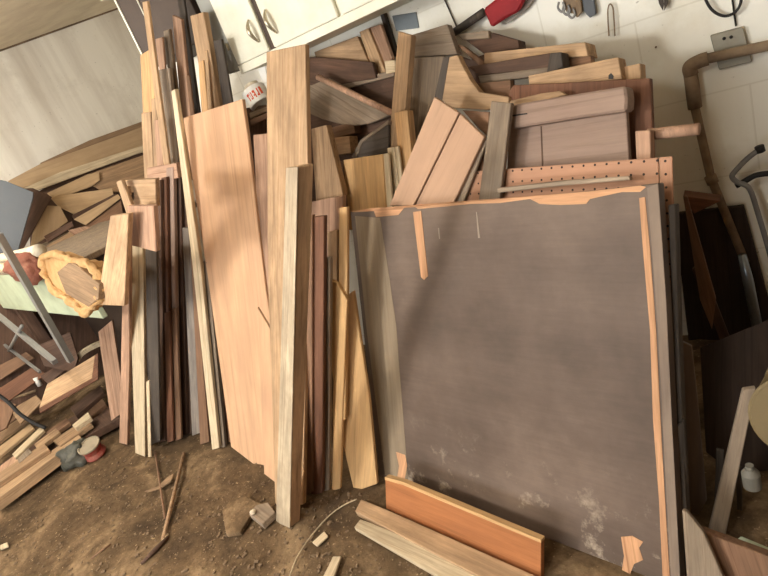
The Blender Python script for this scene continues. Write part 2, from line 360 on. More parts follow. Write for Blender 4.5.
GB = 'dark trim strips standing on the dirt'
B('trim_strip', [(155,181),(160,180),(165,441),(158,443)], FL(161,442,10), .02, 'dark', 'dark brown trim strip, leftmost of the dark bundle', 'strip', GB)
B('trim_strip', [(161,178),(166,177),(171,439),(165,441)], FL(168,440,10), .02, 'red', 'reddish dark trim strip second in the dark bundle', 'strip', GB)
B('trim_strip', [(166,168),(173,167),(179,437),(171,439)], FL(175,438,10), .02, 'mauve', 'mauve-brown trim strip, tallest of the middle of the dark bundle', 'strip', GB)
B('trim_strip', [(174,166),(180,170),(187,434),(179,437)], FL(183,435,10), .02, 'dark', 'blackish trim strip right of the mauve-brown one in the dark bundle', 'strip', GB)
B('trim_strip', [(164,313),(169,312),(173,441),(167,443)], FL(170,443,10), .014, 'red', 'short red-brown strip, left of two low ones in front of the dark bundle', 'strip', GB)
B('trim_strip', [(171,309),(176,308),(181,439),(175,441)], FL(178,441,10), .014, 'brown', 'short lighter red-brown strip, right of two low ones in front of the dark bundle', 'strip', GB)
B('trim_strip', [(183,186),(188,190),(196,300),(191,434),(186,434)], FL(189,433,10), .014, 'dark', 'dark strip showing between the bundle and the whitish-grey strip', 'strip', GB)
B('trim_strip', [(182,228),(189,228),(200,433),(192,436)], FL(196,436,10), .018, 'blue', 'whitish-grey weathered strip at the right of the dark bundle', 'strip', GB)
B('trim_strip', [(190,240),(194,262),(209,442),(200,445)], FL(205,444,10), .02, 'brown', 'brown strip ending just left of the long pale lath at the ground', 'strip', GB)
B('trim_strip', [(199,262),(207,262),(225,447),(219,449)], FL(222,446,10), .02, 'grey', 'grey strip between the long pale lath and the plywood sheet', 'strip', GB)
B('trim_strip', [(203,264),(208,280),(232,442),(224,443)], FL(228,442,10), .012, 'brown', 'thin brown strip along the left edge of the plywood sheet', 'strip', GB)
B('board', [(145,248),(156,249),(160,441),(149,446)], FL(154,445,5), .015, 'dgrey', 'dark grey board between the whitish front board and the dark trim', 'board')
B('board', [(147,168),(176,163),(178,178),(160,182),(147,186)], PY(1.37), .05, 'pink', 'pinkish block top where the dark trim bundle begins', 'board')
B('board', [(128,244),(143,244),(145,457),(135,453)], FL(140,457,4,15), .022, 'pale', 'whitish board with a dark right edge standing at the left front of the bundle', 'board')
B('stick', [(146,382),(149,380),(151,457),(148,457)], FL(150,457,4), .006, 'pale', 'thin pale stick beside the foot of the whitish board', 'stick')
B('board', [(122,240),(129,240),(129,365),(127,445),(119,443),(122,305)], FL(123,444,4), .02, 'pink', 'narrow pinkish board behind the whitish board, its foot in rubble', 'board')
B('board', [(127,206),(153,206),(156,252),(129,245)], BP(-.06, 5), .018, 'pink', 'low pinkish square board between broken board and whitish board', 'board')
B('board', [(118,181),(155,179),(156,207),(131,207),(134,198),(133,187),(126,186),(128,197)], BP(.02, 5), .018, 'tan', 'broken board with a ragged bite out of it left of the dark trim', 'board')
B('lath', [(116,182),(121,180),(131,205),(127,216)], BP(-.02, 5), .014, 'tan', 'short slanted lath along the left side of the broken board', 'lath')
B('board', [(110,216),(128,214),(124,306),(97,305)], BP(-.12, 6), .02, 'tan', 'large light tan board hanging over the green bench edge', 'board')
B('board', [(98,332),(112,320),(126,410),(111,421)], ZP(116,418,.12,14,35), .02, 'pink', 'pinkish board leaning crookedly on the floor scraps below the bench', 'board')
sb = B('drawer_front', [(39,408),(47,384),(95,355),(92,378)], ZP(66,388,.34,45,50), .02, 'tan', 'square-edged tan drawer front tilted on the scrap heap under the bench', 'drawer front')
slab('edge_moulding', [(39,408),(92,378),(95,355),(98,353),(98,379),(40,413)], ZP(66,388,.34,45,50,-.003), .012, 'red', parent=sb)
pts = [hit(x, y, ZP(88,350,.42,10,50)) for x, y in ((77,360),(81,354),(88,349),(96,345),(104,342))]
tag(tube('curved_slat', spline(pts, 5), .022, 'pale', sides=4, smooth=False), 'pale curved slat poking out behind the crooked pinkish board', 'slat')

# ------------------------------------------------------------------ bench under the left wall
M['mint'] = plain('faded_green_paint', (176, 186, 158), rough=.7, blot=.5, blotc=(140, 142, 116), scale=6)
bz1 = hit(0, 271, BP(0)).z
bn = V((BU.y, -BU.x, 0)); bl = hit(0, 300, BP(0)); bl = V((bl.x, bl.y, 0))
def bpt(u, v, z): q = BB.copy(); q = V((q.x, q.y, 0)) + BU*u - bn*v; return V((q.x, q.y, z))
bench = empty('workbench', bpt(-1, .4, 0)); tag(bench, 'long workbench with faded green apron under the left wall', 'workbench')
def bbox(name, u0, u1, v0, v1, z0, z1, mat):
    bm = bmesh.new(); o = bpt((u0+u1)/2, (v0+v1)/2, (z0+z1)/2); add_box(bm, (0, 0, 0), (u1-u0, v1-v0, z1-z0))
    bmesh.ops.bevel(bm, geom=bm.edges[:], offset=.004, segments=1, affect='EDGES')
    mw = Matrix.Rotation(math.radians(BPHI), 4, 'Z'); mw.translation = o
    return link(name, bm, mat, bench, mw)
u0 = -(V((BB.x, BB.y, 0)) - V((-5.0, BB.y, 0))).length
bbox('apron', u0, -.12, 0, .03, BZ, bz1-.03, M['mint'])
bbox('bench_top', u0, -.12, -.005, .8, bz1-.03, bz1, M['grey'])
for uu, vv in ((u0+.05, .05), (u0+.05, .7), (-.75, .68)): bbox('leg', uu, uu+.09, vv, vv+.09, 0, bz1-.03, M['dark'])

bbox('shade_panel', u0, -.2, .45, .47, 0, bz1-.03, M['choc'])  # added dark panel, stands in for the shade under the bench
# ------------------------------------------------------------------ lumber stacked along the left wall
GC = 'plywood offcuts heaped against the left wall'
B('plank', [(40,163),(90,140),(146,120),(146,128),(48,166)], XP(-4.78,12), .02, 'scrap', 'upper thin plank of the long pair lying along the left wall', 'plank', 'long planks on the left heap')
B('plank', [(8,181),(40,164),(150,124),(150,143),(20,189)], XP(-4.72,12), .02, 'ply', 'broad long plank lying on top of the left heap against the white wall', 'plank', 'long planks on the left heap')
B('plank', [(22,189),(60,172),(150,143),(150,149),(30,193)], XP(-4.66,12), .02, 'pale', 'thin pale-edged plank under the broad long plank on the left heap', 'plank', 'long planks on the left heap')
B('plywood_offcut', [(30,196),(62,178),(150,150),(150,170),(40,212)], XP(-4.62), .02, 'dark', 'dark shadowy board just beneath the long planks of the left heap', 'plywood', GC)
B('plywood_offcut', [(80,178),(100,170),(152,152),(152,192),(104,192)], XP(-4.55), .012, 'scrap', 'dull brown square offcut at the right end of the left heap', 'plywood', GC)
B('plywood_offcut', [(47,193),(88,174),(99,172),(100,180),(92,186),(56,200)], XP(-4.52), .012, 'ply', 'small light offcut with a torn corner near the top of the left heap', 'plywood', GC)
B('plywood_offcut', [(50,197),(112,188),(114,196),(74,214),(58,206)], XP(-4.44), .012, 'ply', 'broad pale offcut pointing right in the middle of the left heap', 'plywood', GC)
B('plywood_offcut', [(36,214),(40,205),(60,206),(68,221),(48,236),(30,248)], XP(-4.36), .012, 'ply', 'large tan offcut with curved top beside the grey metal sheet', 'plywood', GC)
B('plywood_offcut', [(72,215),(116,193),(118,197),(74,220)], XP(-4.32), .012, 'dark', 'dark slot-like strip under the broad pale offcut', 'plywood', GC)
B('plywood_offcut', [(74,219),(118,194),(121,198),(86,225)], XP(-4.28), .012, 'ply', 'long light strip crossing the left heap below the dark strip', 'plywood', GC)
B('plywood_offcut', [(86,226),(121,200),(124,220),(106,232)], XP(-4.3), .012, 'brown', 'brown shaded offcut right of the long light strip', 'plywood', GC)
B('plywood_offcut', [(68,230),(86,226),(106,233),(90,247)], XP(-4.2), .012, 'pink', 'pinkish four-cornered offcut low in the left heap', 'plywood', GC)
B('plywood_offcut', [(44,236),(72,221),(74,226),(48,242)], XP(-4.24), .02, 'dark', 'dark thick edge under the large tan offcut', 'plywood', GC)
B('plywood_offcut', [(46,246),(70,232),(75,236),(56,249)], XP(-4.16), .012, 'scrap', 'narrow tan sliver above the yellow insulation', 'plywood', GC)
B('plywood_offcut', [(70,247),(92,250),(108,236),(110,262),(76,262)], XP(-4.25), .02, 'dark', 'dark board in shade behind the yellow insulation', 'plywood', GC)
M['galv'] = plain('dull_galvanised_sheet', (84, 88, 92), rough=.55, metal=.0, blot=.5, blotc=(90, 92, 96), scale=6)
B('metal_sheet', [(-8,178),(6,181),(33,192),(33,198),(18,251),(-8,254)], XP(-4.0,10,60), .02, 'galv', 'grey metal sheet at the left edge of the photo beside the plywood heap', 'metal sheet')
B('board', [(-6,190),(33,188),(52,197),(20,255),(-6,258)], XP(-4.4,12), .02, 'dark', 'dark board behind the grey metal sheet', 'board')

B('board', [(30,205),(60,195),(152,160),(152,262),(30,262)], XP(-4.82), .02, 'dark', 'dark sheet added to darken the gaps behind the plywood offcuts of the left heap', 'board')  # added dark backing, blackens the gaps between the offcuts
B('board', [(-3,296),(60,300),(118,318),(118,400),(60,412),(-3,418)], plane(V((XL+.3, 2.3, .4)), 4, 82), .02, 'dark', 'wide dark stand-in for the black shade under the green bench', 'board')  # added dark sheet, its colour stands in for under-bench shade
# yellow insulation with a brown board on it
M['foam'] = plain('yellow_insulation', (204, 166, 116), rough=.95, blot=.6, blotc=(186, 132, 74), scale=26, bump=.8)
ip = BP(-.16, 18)
ins = empty('insulation_pad', hit(75, 300, ip)); tag(ins, 'ragged yellow insulation pad with a brown face hanging over the green bench', 'insulation')
bm = bmesh.new()
ring = [(42,258),(56,254),(72,261),(88,264),(100,278),(101,296),(90,306),(84,312),(70,300),(56,291),(46,276)]
pts = spline([hit(x, y, ip) for x, y in ring+ring[:1]], 5); o = hit(75, 285, ip)
tube_bm(bm, [p-o for p in pts], [.02+.012*noise.noise(V((i*.7, 2, 1))) for i in range(len(pts))], 12)
bmesh.ops.subdivide_edges(bm, edges=bm.edges[:], cuts=1, use_grid_fill=True)
for v in bm.verts: v.co += V((noise.noise(v.co*22), noise.noise(v.co*22+V((9, 0, 0))), noise.noise(v.co*22+V((0, 9, 0)))))*.012
bmesh.ops.recalc_face_normals(bm, faces=bm.faces)
link('fluffy_rim', bm, M['foam'], ins, Matrix.Translation(o))
rp = random.Random(3); out = []
for k in range(len(ring)):
    a_, b_ = ring[k], ring[(k+1) % len(ring)]
    for q in range(4): out.append((a_[0]+(b_[0]-a_[0])*q/4+rp.uniform(-1.2, 1.2), a_[1]+(b_[1]-a_[1])*q/4+rp.uniform(-1.2, 1.2)))
slab('foam_pad', out, BP(-.155, 18), .06, 'foam', parent=ins, bevel=0)
slab('backing_board', [(57,272),(68,263),(75,264),(99,284),(98,299),(88,307),(66,294)], BP(-.185, 18), .03, 'scrap', parent=ins)
M['rag'] = plain('reddish_rag', (122, 70, 54), rough=.95, blot=.4, blotc=(150, 120, 96), scale=14, bump=.6)
def lump(name, px, py, pl, rx, ry, rz, mat, label, cat, amp=.3, f=9., group=None, lift=0., seed=0.):
    c = hit(px, py, pl); c.z += lift; bm = bmesh.new(); bmesh.ops.create_icosphere(bm, subdivisions=4, radius=1)
    for v in bm.verts:
        d = 1 + amp*(noise.noise(v.co*1.6+V((seed, 0, 0))) + .5*noise.noise(v.co*4+V((seed, 3, 0))))
        v.co = V((v.co.x*rx, v.co.y*ry, v.co.z*rz))*d
    return tag(link(name, bm, M[mat], None, Matrix.Translation(c), True), label, cat, group)
lump('rag', 27, 268, BP(-.03), .2, .06, .09, 'rag', 'crumpled reddish rag lying on the bench left of the yellow insulation', 'rag')
M['dirtywhite'] = plain('dirty_white', (206, 196, 172), rough=.8, blot=.6, blotc=(150, 110, 80), scale=12)
tag(tube('rolled_paper', spline([hit(x, y, BP(.03)) for x, y in ((-6,260),(12,257),(30,253),(40,250))], 4), .035, 'dirtywhite'), 'dirty white roll lying above the reddish rag on the bench', 'roll')
tag(tube('rolled_paper', spline([hit(x, y, BP(-.06)) for x, y in ((-6,268),(4,268),(13,266))], 4), .03, 'pale'), 'short pale roll at the left photo edge on the bench', 'roll')

# grey folding stand in front of the bench
M['steel'] = plain('grey_painted_steel', (132, 130, 126), rough=.5, metal=.3, blot=.4, blotc=(100, 90, 78))
sp_ = BP(-.14)
st = empty('folding_stand', hit(71, 361, sp_)); tag(st, 'grey steel folding stand with crossed legs in front of the green bench', 'stand')
for pa, pb in (((-2, 234), (71, 361)), ((-2, 315), (55, 362)), ((-2, 340), (40, 372))):
    A, Z_ = hit(*pa, sp_), hit(*pb, sp_); tube('leg', [A, Z_], .022 if pb[0] > 50 else .013, 'steel', st, sides=4, smooth=False)
tube('brace', [hit(8, 352, sp_), hit(22, 326, sp_)], .012, 'steel', st)

# ------------------------------------------------------------------ clutter below the bench
GD = 'scrap boards under the bench'
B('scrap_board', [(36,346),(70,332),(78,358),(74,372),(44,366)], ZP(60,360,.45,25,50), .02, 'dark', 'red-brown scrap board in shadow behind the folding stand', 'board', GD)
B('scrap_board', [(-6,368),(26,352),(34,358),(-6,384)], ZP(20,372,.40,35,50), .02, 'brown', 'brown scrap board at the left photo edge under the bench', 'board', GD)
B('scrap_board', [(-6,392),(34,366),(46,374),(2,406)], ZP(20,390,.34,35,50), .02, 'red', 'red-brown scrap board just above the curved rusty hook', 'board', GD)
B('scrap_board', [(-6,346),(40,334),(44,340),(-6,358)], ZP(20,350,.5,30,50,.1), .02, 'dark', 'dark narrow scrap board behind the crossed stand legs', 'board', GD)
B('scrap_board', [(10,410),(36,395),(42,402),(20,424)], ZP(25,412,.24,50,50), .015, 'scrap', 'tan scrap piece sloping under the black cable', 'board', GD)
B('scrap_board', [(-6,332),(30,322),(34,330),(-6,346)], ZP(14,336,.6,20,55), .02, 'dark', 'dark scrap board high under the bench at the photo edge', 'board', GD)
B('scrap_board', [(-6,400),(16,404),(6,428),(-6,434)], ZP(4,420,.25,40,50), .02, 'brown', 'dull brown scrap at the left photo edge above the floor planks', 'board', GD)
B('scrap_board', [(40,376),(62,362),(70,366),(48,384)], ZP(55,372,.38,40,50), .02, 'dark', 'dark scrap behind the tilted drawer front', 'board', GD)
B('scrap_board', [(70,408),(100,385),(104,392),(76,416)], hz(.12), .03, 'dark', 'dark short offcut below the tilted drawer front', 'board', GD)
B('scrap_board', [(76,414),(102,396),(106,404),(84,422)], hz(.09), .03, 'brown', 'brown short offcut nearest the crooked pinkish board foot', 'board', GD)
M['black'] = plain('black_rubber', (40, 38, 36), rough=.6)
cb = [hit(x, y, ZP(24,412,.3,20,55)) for x, y in ((-6,392),(8,402),(20,414),(34,423),(46,428))]
tag(tube('cable', spline(cb, 6), .012, 'black'), 'black cable sagging over the scraps at the left', 'cable')
M['whiteplastic'] = plain('white_plastic', (226, 222, 212), rough=.4, blot=.2)
c0 = hit(37, 381, ZP(37,381,.34)); tag(tube('plug', [c0-V((0, 0, .04)), c0+V((.01, 0, .03))], .018, 'whiteplastic'), 'small white plug lying among dark scraps under the bench', 'plug')
M['rust'] = plain('rusty_iron', (142, 122, 98), rough=.8, metal=.2, blot=.6, blotc=(84, 60, 44), scale=14)
hk = [hit(x, y, ZP(26,380,.32,10,55)) for x, y in ((22,384),(27,385),(32,381),(31,376),(26,374))]
tag(tube('hook', spline(hk, 6), .014, 'rust'), 'curved rusty hook beside the small white plug', 'hook')
tag(tube('rod', [hit(x, y, ZP(26,396,.28,10,55)) for x, y in ((6,400),(36,391))], .012, 'rust'), 'thin rusty rod below the curved rusty hook', 'rod')

# planks lying on the dirt
GE = 'planks piled on the dirt at lower left'
def F(poly, z, t, mat, label, cat='plank', group=GE, name='floor_plank', **kw): return B(name, poly, hz(z), t, mat, label, cat, group, **kw)
F([(-8,492),(0,486),(77,433),(81,437),(0,497),(-8,503)], .10, .07, 'tan', 'front plank of the floor pile with a bright top edge')
F([(-8,477),(0,472),(44,443),(49,449),(14,473),(-8,488)], .13, .035, 'scrap', 'second plank behind the bright front plank of the floor pile')
F([(0,466),(13,456),(22,461),(-6,481)], .125, .03, 'pink', 'short plank end with a dark knot at the left of the floor pile')
F([(16,457),(28,448),(32,452),(19,463)], .135, .03, 'grey', 'tiny grey block between two floor pile planks')
F([(34,444),(56,428),(60,432),(37,449)], .13, .03, 'tan', 'short tan offcut in the middle of the floor pile')
F([(12,454),(41,426),(44,430),(15,458)], .15, .02, 'pale', 'narrow pale stick lying lengthwise in the floor pile')
F([(-8,452),(30,424),(34,428),(-8,462)], .14, .02, 'ply', 'long light plank third back in the floor pile')
F([(-8,437),(22,416),(28,420),(-8,447)], .14, .02, 'scrap', 'dusty plank fourth back in the floor pile')
F([(-8,428),(22,404),(27,410),(-8,436)], .13, .03, 'brown', 'brown rear plank of the floor pile')
F([(72,425),(88,412),(91,417),(75,428)], .14, .03, 'pale', 'small pale block on the right of the floor pile')
F([(52,440),(84,420),(92,424),(60,446)], .11, .03, 'scrap', 'dull plank lying right of the short tan offcut in the floor pile')
F([(46,432),(66,418),(70,422),(50,437)], .13, .03, 'brown', 'short brown offcut behind the dull plank')
F([(-8,470),(60,424),(100,400),(120,418),(80,440),(-8,500)], .065, .05, 'dark', 'wide dark board at the bottom of the floor pile')
# red tin with a white lid, dark plastic lump
M['redtin'] = plain('red_tin', (140, 42, 36), rough=.6, blot=.7, blotc=(150, 120, 100), scale=18)
tc = hit(97, 455, hz(0)); can = empty('paint_tin', tc); tag(can, 'crushed red tin with a whitish lid lying at the end of the floor planks', 'tin')
tl = hit(96, 436, hz(.12)); ax = (tl-tc).normalized()
mw = Matrix.Translation(tc+V((0, 0, .01))) @ V((0, 0, 1)).rotation_difference((V((.02, -.015, .1))).normalized()).to_matrix().to_4x4()
lathe('body', [(.062, 0), (.066, .01), (.054, .035), (.062, .07), (.066, .075)], M['redtin'], can, mw)
M['dulllid'] = plain('dull_lid', (150, 138, 116), rough=.7, blot=.6, blotc=(110, 96, 78), scale=16)
lathe('lid', [(.062, .076), (.068, .078), (.068, .088), (.06, .090), (.056, .082)], M['dulllid'], can, mw)
M['plastic'] = plain('dark_green_plastic', (62, 62, 54), rough=.5, blot=.5, blotc=(120, 116, 104), scale=16)
lump('plastic_bag', 76, 454, hz(.05), .1, .09, .075, 'plastic', 'dark crumpled plastic bag beside the red tin', 'bag', amp=.4, seed=3.)

# ------------------------------------------------------------------ sheets and posts in the middle
B('plywood_sheet', [(183,118),(242,99),(248,140),(265,285),(272,330),(265,473),(231,447),(208,280)], FL(245,460,14), .018, 'sheet', 'large smooth tan plywood sheet leaning left of the tall board', 'plywood')
B('board', [(257,307),(273,334),(284,470),(277,484),(264,474)], FL(268,478,13.5,0,-.012), .012, 'sheet', 'narrow smooth board overlapping the lower right of the large plywood sheet', 'board')
B('board', [(253,135),(272,133),(283,330),(283,470),(270,470)], FL(268,470,14,0,.05), .018, 'pink', 'pinkish board seen in the gap between plywood sheet and tall board', 'board')
B('board', [(266,52),(305,44),(308,180),(303,505),(275,505),(268,285)], FL(290,506,15.5), .022, 'tan', 'tall broad tan board standing in front of the cream cabinet', 'board')
pst = B('post', [(286,168),(298,167),(290,528),(276,522)], FL(288,527,11,-14), .052, 'tan', 'square post with one whitewashed face standing in front of the tall board', 'post', bevel=.004)
M['whitewash'] = wood('worn_whitewash', (200, 180, 150), contrast=1.2, dirt=.8, dirtc=(116, 98, 80))
slab('whitewashed_face', [(286,168),(297.6,167),(289.6,528),(276,522)], FL(288,527,11,-14,-.0025), .003, 'whitewash', parent=pst, bevel=0)
tag(pst)
GF = 'boards standing right of the square post'
B('lath', [(307,216),(312,215),(312,492),(302,498)], FL(307,496,11), .018, 'brown', 'brown lath tight against the right side of the square post', 'lath', GF)
B('board', [(313,217),(324,216),(322,493),(311,496)], FL(316,495,11), .02, 'red', 'dark red-brown board second right of the square post', 'board', GF)
B('lath', [(323,258),(330,257),(329,490),(321,493)], FL(325,491,11), .018, 'grey', 'grey-brown lath third right of the square post', 'lath', GF)
B('board', [(319,274),(337,283),(347,300),(343,400),(340,489),(332,491),(333,381)], FL(336,490,13), .015, 'light', 'bright pine board with a slanted top and knotty foot left of the big brown panel', 'board', GF)
B('board', [(346,296),(353,291),(369,398),(377,484),(354,492),(343,445),(342,400)], FL(364,489,15), .016, 'light', 'bright pine board narrowing upward right against the big brown panel', 'board', GF)
B('lath', [(339,208),(347,207),(347,310),(345,420),(338,420)], FL(341,487,14,0,-.02), .016, 'light', 'bright narrow pine lath beside the upper left corner of the big brown panel', 'lath', GF)
B('board', [(310,202),(343,195),(340,330),(312,330)], PP(.0), .02, 'pink', 'brown square-cut board below the slanting tan plank by the tall board', 'board', GF)
B('lath', [(327,232),(337,230),(337,330),(330,330)], PP(-.03), .014, 'tan', 'light lath end in the dark gap left of the big brown panel', 'lath', GF)
B('plank', [(311,129),(326,125),(343,195),(316,205)], PP(.04), .03, 'tan', 'tan plank with its top leaning left between tall board and pine block', 'plank')
B('lath', [(335,160),(343,162),(350,230),(342,230)], PP(.14), .014, 'brown', 'narrow brown lath left of the clear pine board', 'lath')
B('board', [(343,160),(382,154),(387,230),(350,230)], PP(.085), .03, 'light', 'clear pine board standing behind the top left corner of the big panel', 'board')
B('lath', [(383,154),(388,153),(394,230),(388,230)], PP(.09), .012, 'pale', 'pale lath at the right edge of the clear pine board', 'lath')
B('lath', [(387,148),(394,147),(404,230),(396,230)], PP(.12), .012, 'pale', 'short pale lath just right of the clear pine board', 'lath')
B('lath', [(394,147),(398,146),(408,230),(403,230)], PP(.125), .012, 'pale', 'second short pale lath with a creamy edge', 'lath')
B('plank', [(394,113),(407,110),(416,200),(402,200)], PP(.15), .035, 'orange', 'bright tan plank with upright top left of the pinkish fibreboards', 'plank')
GG = 'pinkish fibreboards'
B('fibreboard', [(434,97),(458.5,113),(413,206),(389,206)], PP(.055), .016, 'board', 'left one of two tilted pinkish fibreboards above the big panel', 'fibreboard', GG)
B('fibreboard', [(460,114),(484,137),(452,206),(415,206)], PP(.058), .016, 'board', 'right one of two tilted pinkish fibreboards above the big panel', 'fibreboard', GG)
B('lath', [(484,139),(487,140),(462,205),(455,205)], PP(.075), .012, 'grey', 'pale grey lath edging the right fibreboard', 'lath')
B('plank', [(491,101),(511,103),(498,212),(477,212)], PP(.065), .018, 'grey', 'greyish plank standing upright right of the fibreboards', 'plank')

# ------------------------------------------------------------------ heap behind
mir = B('board', [(356,159),(362,143),(388,124),(388,152)], PP(.17), .014, 'dgrey', 'dark grey slab with a pale rim lying above the clear pine board', 'board')
slab('rim', [(351,157),(360,140),(388,120),(388,124),(362,143),(356,159)], PP(.165), .02, 'grey', parent=mir)
B('block', [(331,138),(349,136),(351,153),(333,155)], PP(.2), .05, 'tan', 'small tan block end below the curved grey plywood', 'block')
B('block', [(325,129),(353,122),(355,133),(331,139)], PP(.23), .05, 'brown', 'brown batten above the small tan block', 'block')
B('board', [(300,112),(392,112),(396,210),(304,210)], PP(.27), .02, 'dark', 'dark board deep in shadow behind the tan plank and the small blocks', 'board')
B('plywood', [(306,78),(330,78),(390,111),(388,116),(370,123),(355,125.5),(340,124),(322,119),(306,112)], PP(-.03, 30), .012, 'grey', 'curved grey plywood piece with a dusty face under the round stick', 'plywood')
tag(tube('round_stick', [hit(318, 77, PP(.2)), hit(392, 113, PP(.2))], .013, 'pink'), 'round wooden stick slanting down across the heap', 'stick')
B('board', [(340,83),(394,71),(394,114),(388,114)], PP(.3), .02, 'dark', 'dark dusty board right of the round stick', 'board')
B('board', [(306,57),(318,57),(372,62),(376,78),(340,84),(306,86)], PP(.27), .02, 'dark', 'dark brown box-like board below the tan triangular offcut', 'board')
B('lath', [(340,83),(394,70),(394,76),(344,89)], PP(.28), .014, 'grey', 'light-topped batten above the dark dusty board', 'lath')
B('board', [(314,52),(357,36),(370,66),(318,66)], PP(.30), .02, 'tan', 'tan triangular offcut just below the cabinet', 'board')
B('plank', [(359,32),(368,28),(386,73),(375,77)], PP(.31), .02, 'tan', 'left light face of the short plank leaning up to the cabinet bottom', 'plank', )
B('plank', [(368,28),(380,24),(392,58),(387,72)], PP(.325), .02, 'pink', 'right duller plank paired under the cabinet bottom', 'plank')
B('block', [(384,61),(395,60),(395,72),(386,74)], PP(.27), .04, 'pale', 'small bright block left of the leaning stud', 'block')
B('stud', [(398,31),(411,35),(402,150),(388,150)], PP(.19), .03, 'tan', 'leaning tan stud crossing in front of the heap below the cabinet', 'stud')
B('board', [(411,35),(447,24),(457,54),(409,58)], PP(.33), .03, 'grey', 'grey-brown short board at the crest of the heap right of the leaning stud', 'board')
cr = B('board', [(409,58),(444,56),(440,85),(428,110),(420,150),(402,150)], PP(.30), .02, 'grey', 'water-stained grey board below the crest board', 'board')
B('bracket', [(449,57),(457,55),(462,65),(470,80),(479,92),(509,97),(508,106),(488,110),(450,108),(442,100)], PP(.2), .03, 'tan', 'curved cut bracket with a hollow sweep at the middle of the heap', 'bracket')
B('lath', [(443,57),(449,57),(442,100),(434,97)], PP(.22), .02, 'dgrey', 'dark strip along the left side of the curved bracket', 'lath')
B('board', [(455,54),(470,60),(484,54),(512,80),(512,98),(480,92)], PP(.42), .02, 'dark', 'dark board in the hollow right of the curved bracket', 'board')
B('lath', [(455,44),(463,46),(484,62),(482,68)], PP(.36), .02, 'brown', 'brown slanting lath running down from the crest of the heap', 'lath')
B('plank', [(462,110),(489,112),(489,138),(478,128)], PP(.13), .02, 'brown', 'shaded brown board between the fibreboards and the greyish plank', 'board')
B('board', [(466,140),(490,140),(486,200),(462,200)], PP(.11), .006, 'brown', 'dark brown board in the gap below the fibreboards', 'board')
# white can with orange lettering and a pale card
M['label'] = plain('white_can_paint', (226, 224, 216), rough=.4, blot=.2)
M['redink'] = plain('orange_red_ink', (206, 84, 52), rough=.5, blot=.2)
cpn = PY(1.66, 10)
A, Z_ = hit(262, 104, cpn), hit(251, 86, cpn)
can = empty('paint_can', A); tag(can, 'white can with orange-red lettering in the gap right of the plywood sheet', 'can')
ax = (Z_-A); hgt = ax.length; ax.normalize(); nn = (EYE-A).normalized(); sx = ax.cross(nn).normalized(); ny_ = sx.cross(ax)*1
mw = Matrix((sx, -ny_*-1, ax)).transposed().to_4x4(); mw.translation = A - nn*.05
lathe('body', [(.052, 0), (.055, .004), (.055, hgt*.8), (.052, hgt*.82)], M['label'], can, mw)
lathe('lid', [(.034, hgt*.82), (.036, hgt*.84), (.036, hgt*1.05), (.03, hgt*1.07)], M['dirtywhite'], can, mw)
bm = bmesh.new()
for k, (g0, g1, zz0, zz1) in enumerate(((.55, .8, .46, .56), (.63, .72, .2, .46), (.3, .38, .2, .56), (.38, .46, .2, .27), (.46, .5, .2, .56), (.0, .1, .18, .56), (.1, .2, .44, .56), (.1, .2, .28, .36), (-.3, -.1, .2, .3), (-.3, -.2, .3, .58), (-.6, -.4, .22, .6))):
    P = []
    for s_ in range(4):
        an = math.pi/2 + g0 + (g1-g0)*s_/3
        P.append((.0556*math.cos(an), .0556*math.sin(an)))
    lo_ = [bm.verts.new((x, y, hgt*zz0)) for x, y in P]; up_ = [bm.verts.new((x, y, hgt*zz1)) for x, y in P]
    for q in range(3): bm.faces.new((lo_[q], lo_[q+1], up_[q+1], up_[q]))
link('lettering', bm, M['redink'], can, mw)
B('card', [(258,69),(265,66),(268,82),(263,84)], PY(1.72, 10), .004, 'label', 'pale spotted card tucked behind the tall board above the white can', 'card')
B('lath', [(249,113),(268,106),(268,111),(250,119)], PY(1.62), .02, 'grey', 'grey batten end just below the white can', 'lath')
B('lath', [(250,120),(268,112),(268,118),(251,126)], PY(1.60), .02, 'brown', 'brown batten end under the grey one below the white can', 'lath')
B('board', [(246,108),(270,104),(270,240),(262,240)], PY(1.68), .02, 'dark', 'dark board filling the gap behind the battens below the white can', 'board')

# ------------------------------------------------------------------ big brown panel
M['panel'] = None
mt, nt, b = nodes('dusty_brown_paint'); L = nt.links
mp = coords(nt, (1, 1, 1)); n1 = N(nt, 'ShaderNodeTexNoise', Scale=2.4, Detail=8., Roughness=.6); L.new(mp.outputs[0], n1.inputs['Vector'])
mpf = coords(nt, (.08, 1, 1)); n2 = N(nt, 'ShaderNodeTexNoise', Scale=70., Detail=6., Roughness=.7); L.new(mpf.outputs[0], n2.inputs['Vector'])
r1 = ramp(nt, [(.3, lin((76, 63, 53))), (.5, lin((96, 81, 70))), (.72, lin((119, 102, 89)))]); L.new(n1.outputs[0], r1.inputs[0])
r2 = ramp(nt, [(.3, (.8, .8, .8, 1)), (.7, (1.08, 1.08, 1.08, 1))]); L.new(n2.outputs[0], r2.inputs[0])
col = mixc(nt, r1.outputs[0], r2.outputs[0], .6, 'MULTIPLY')
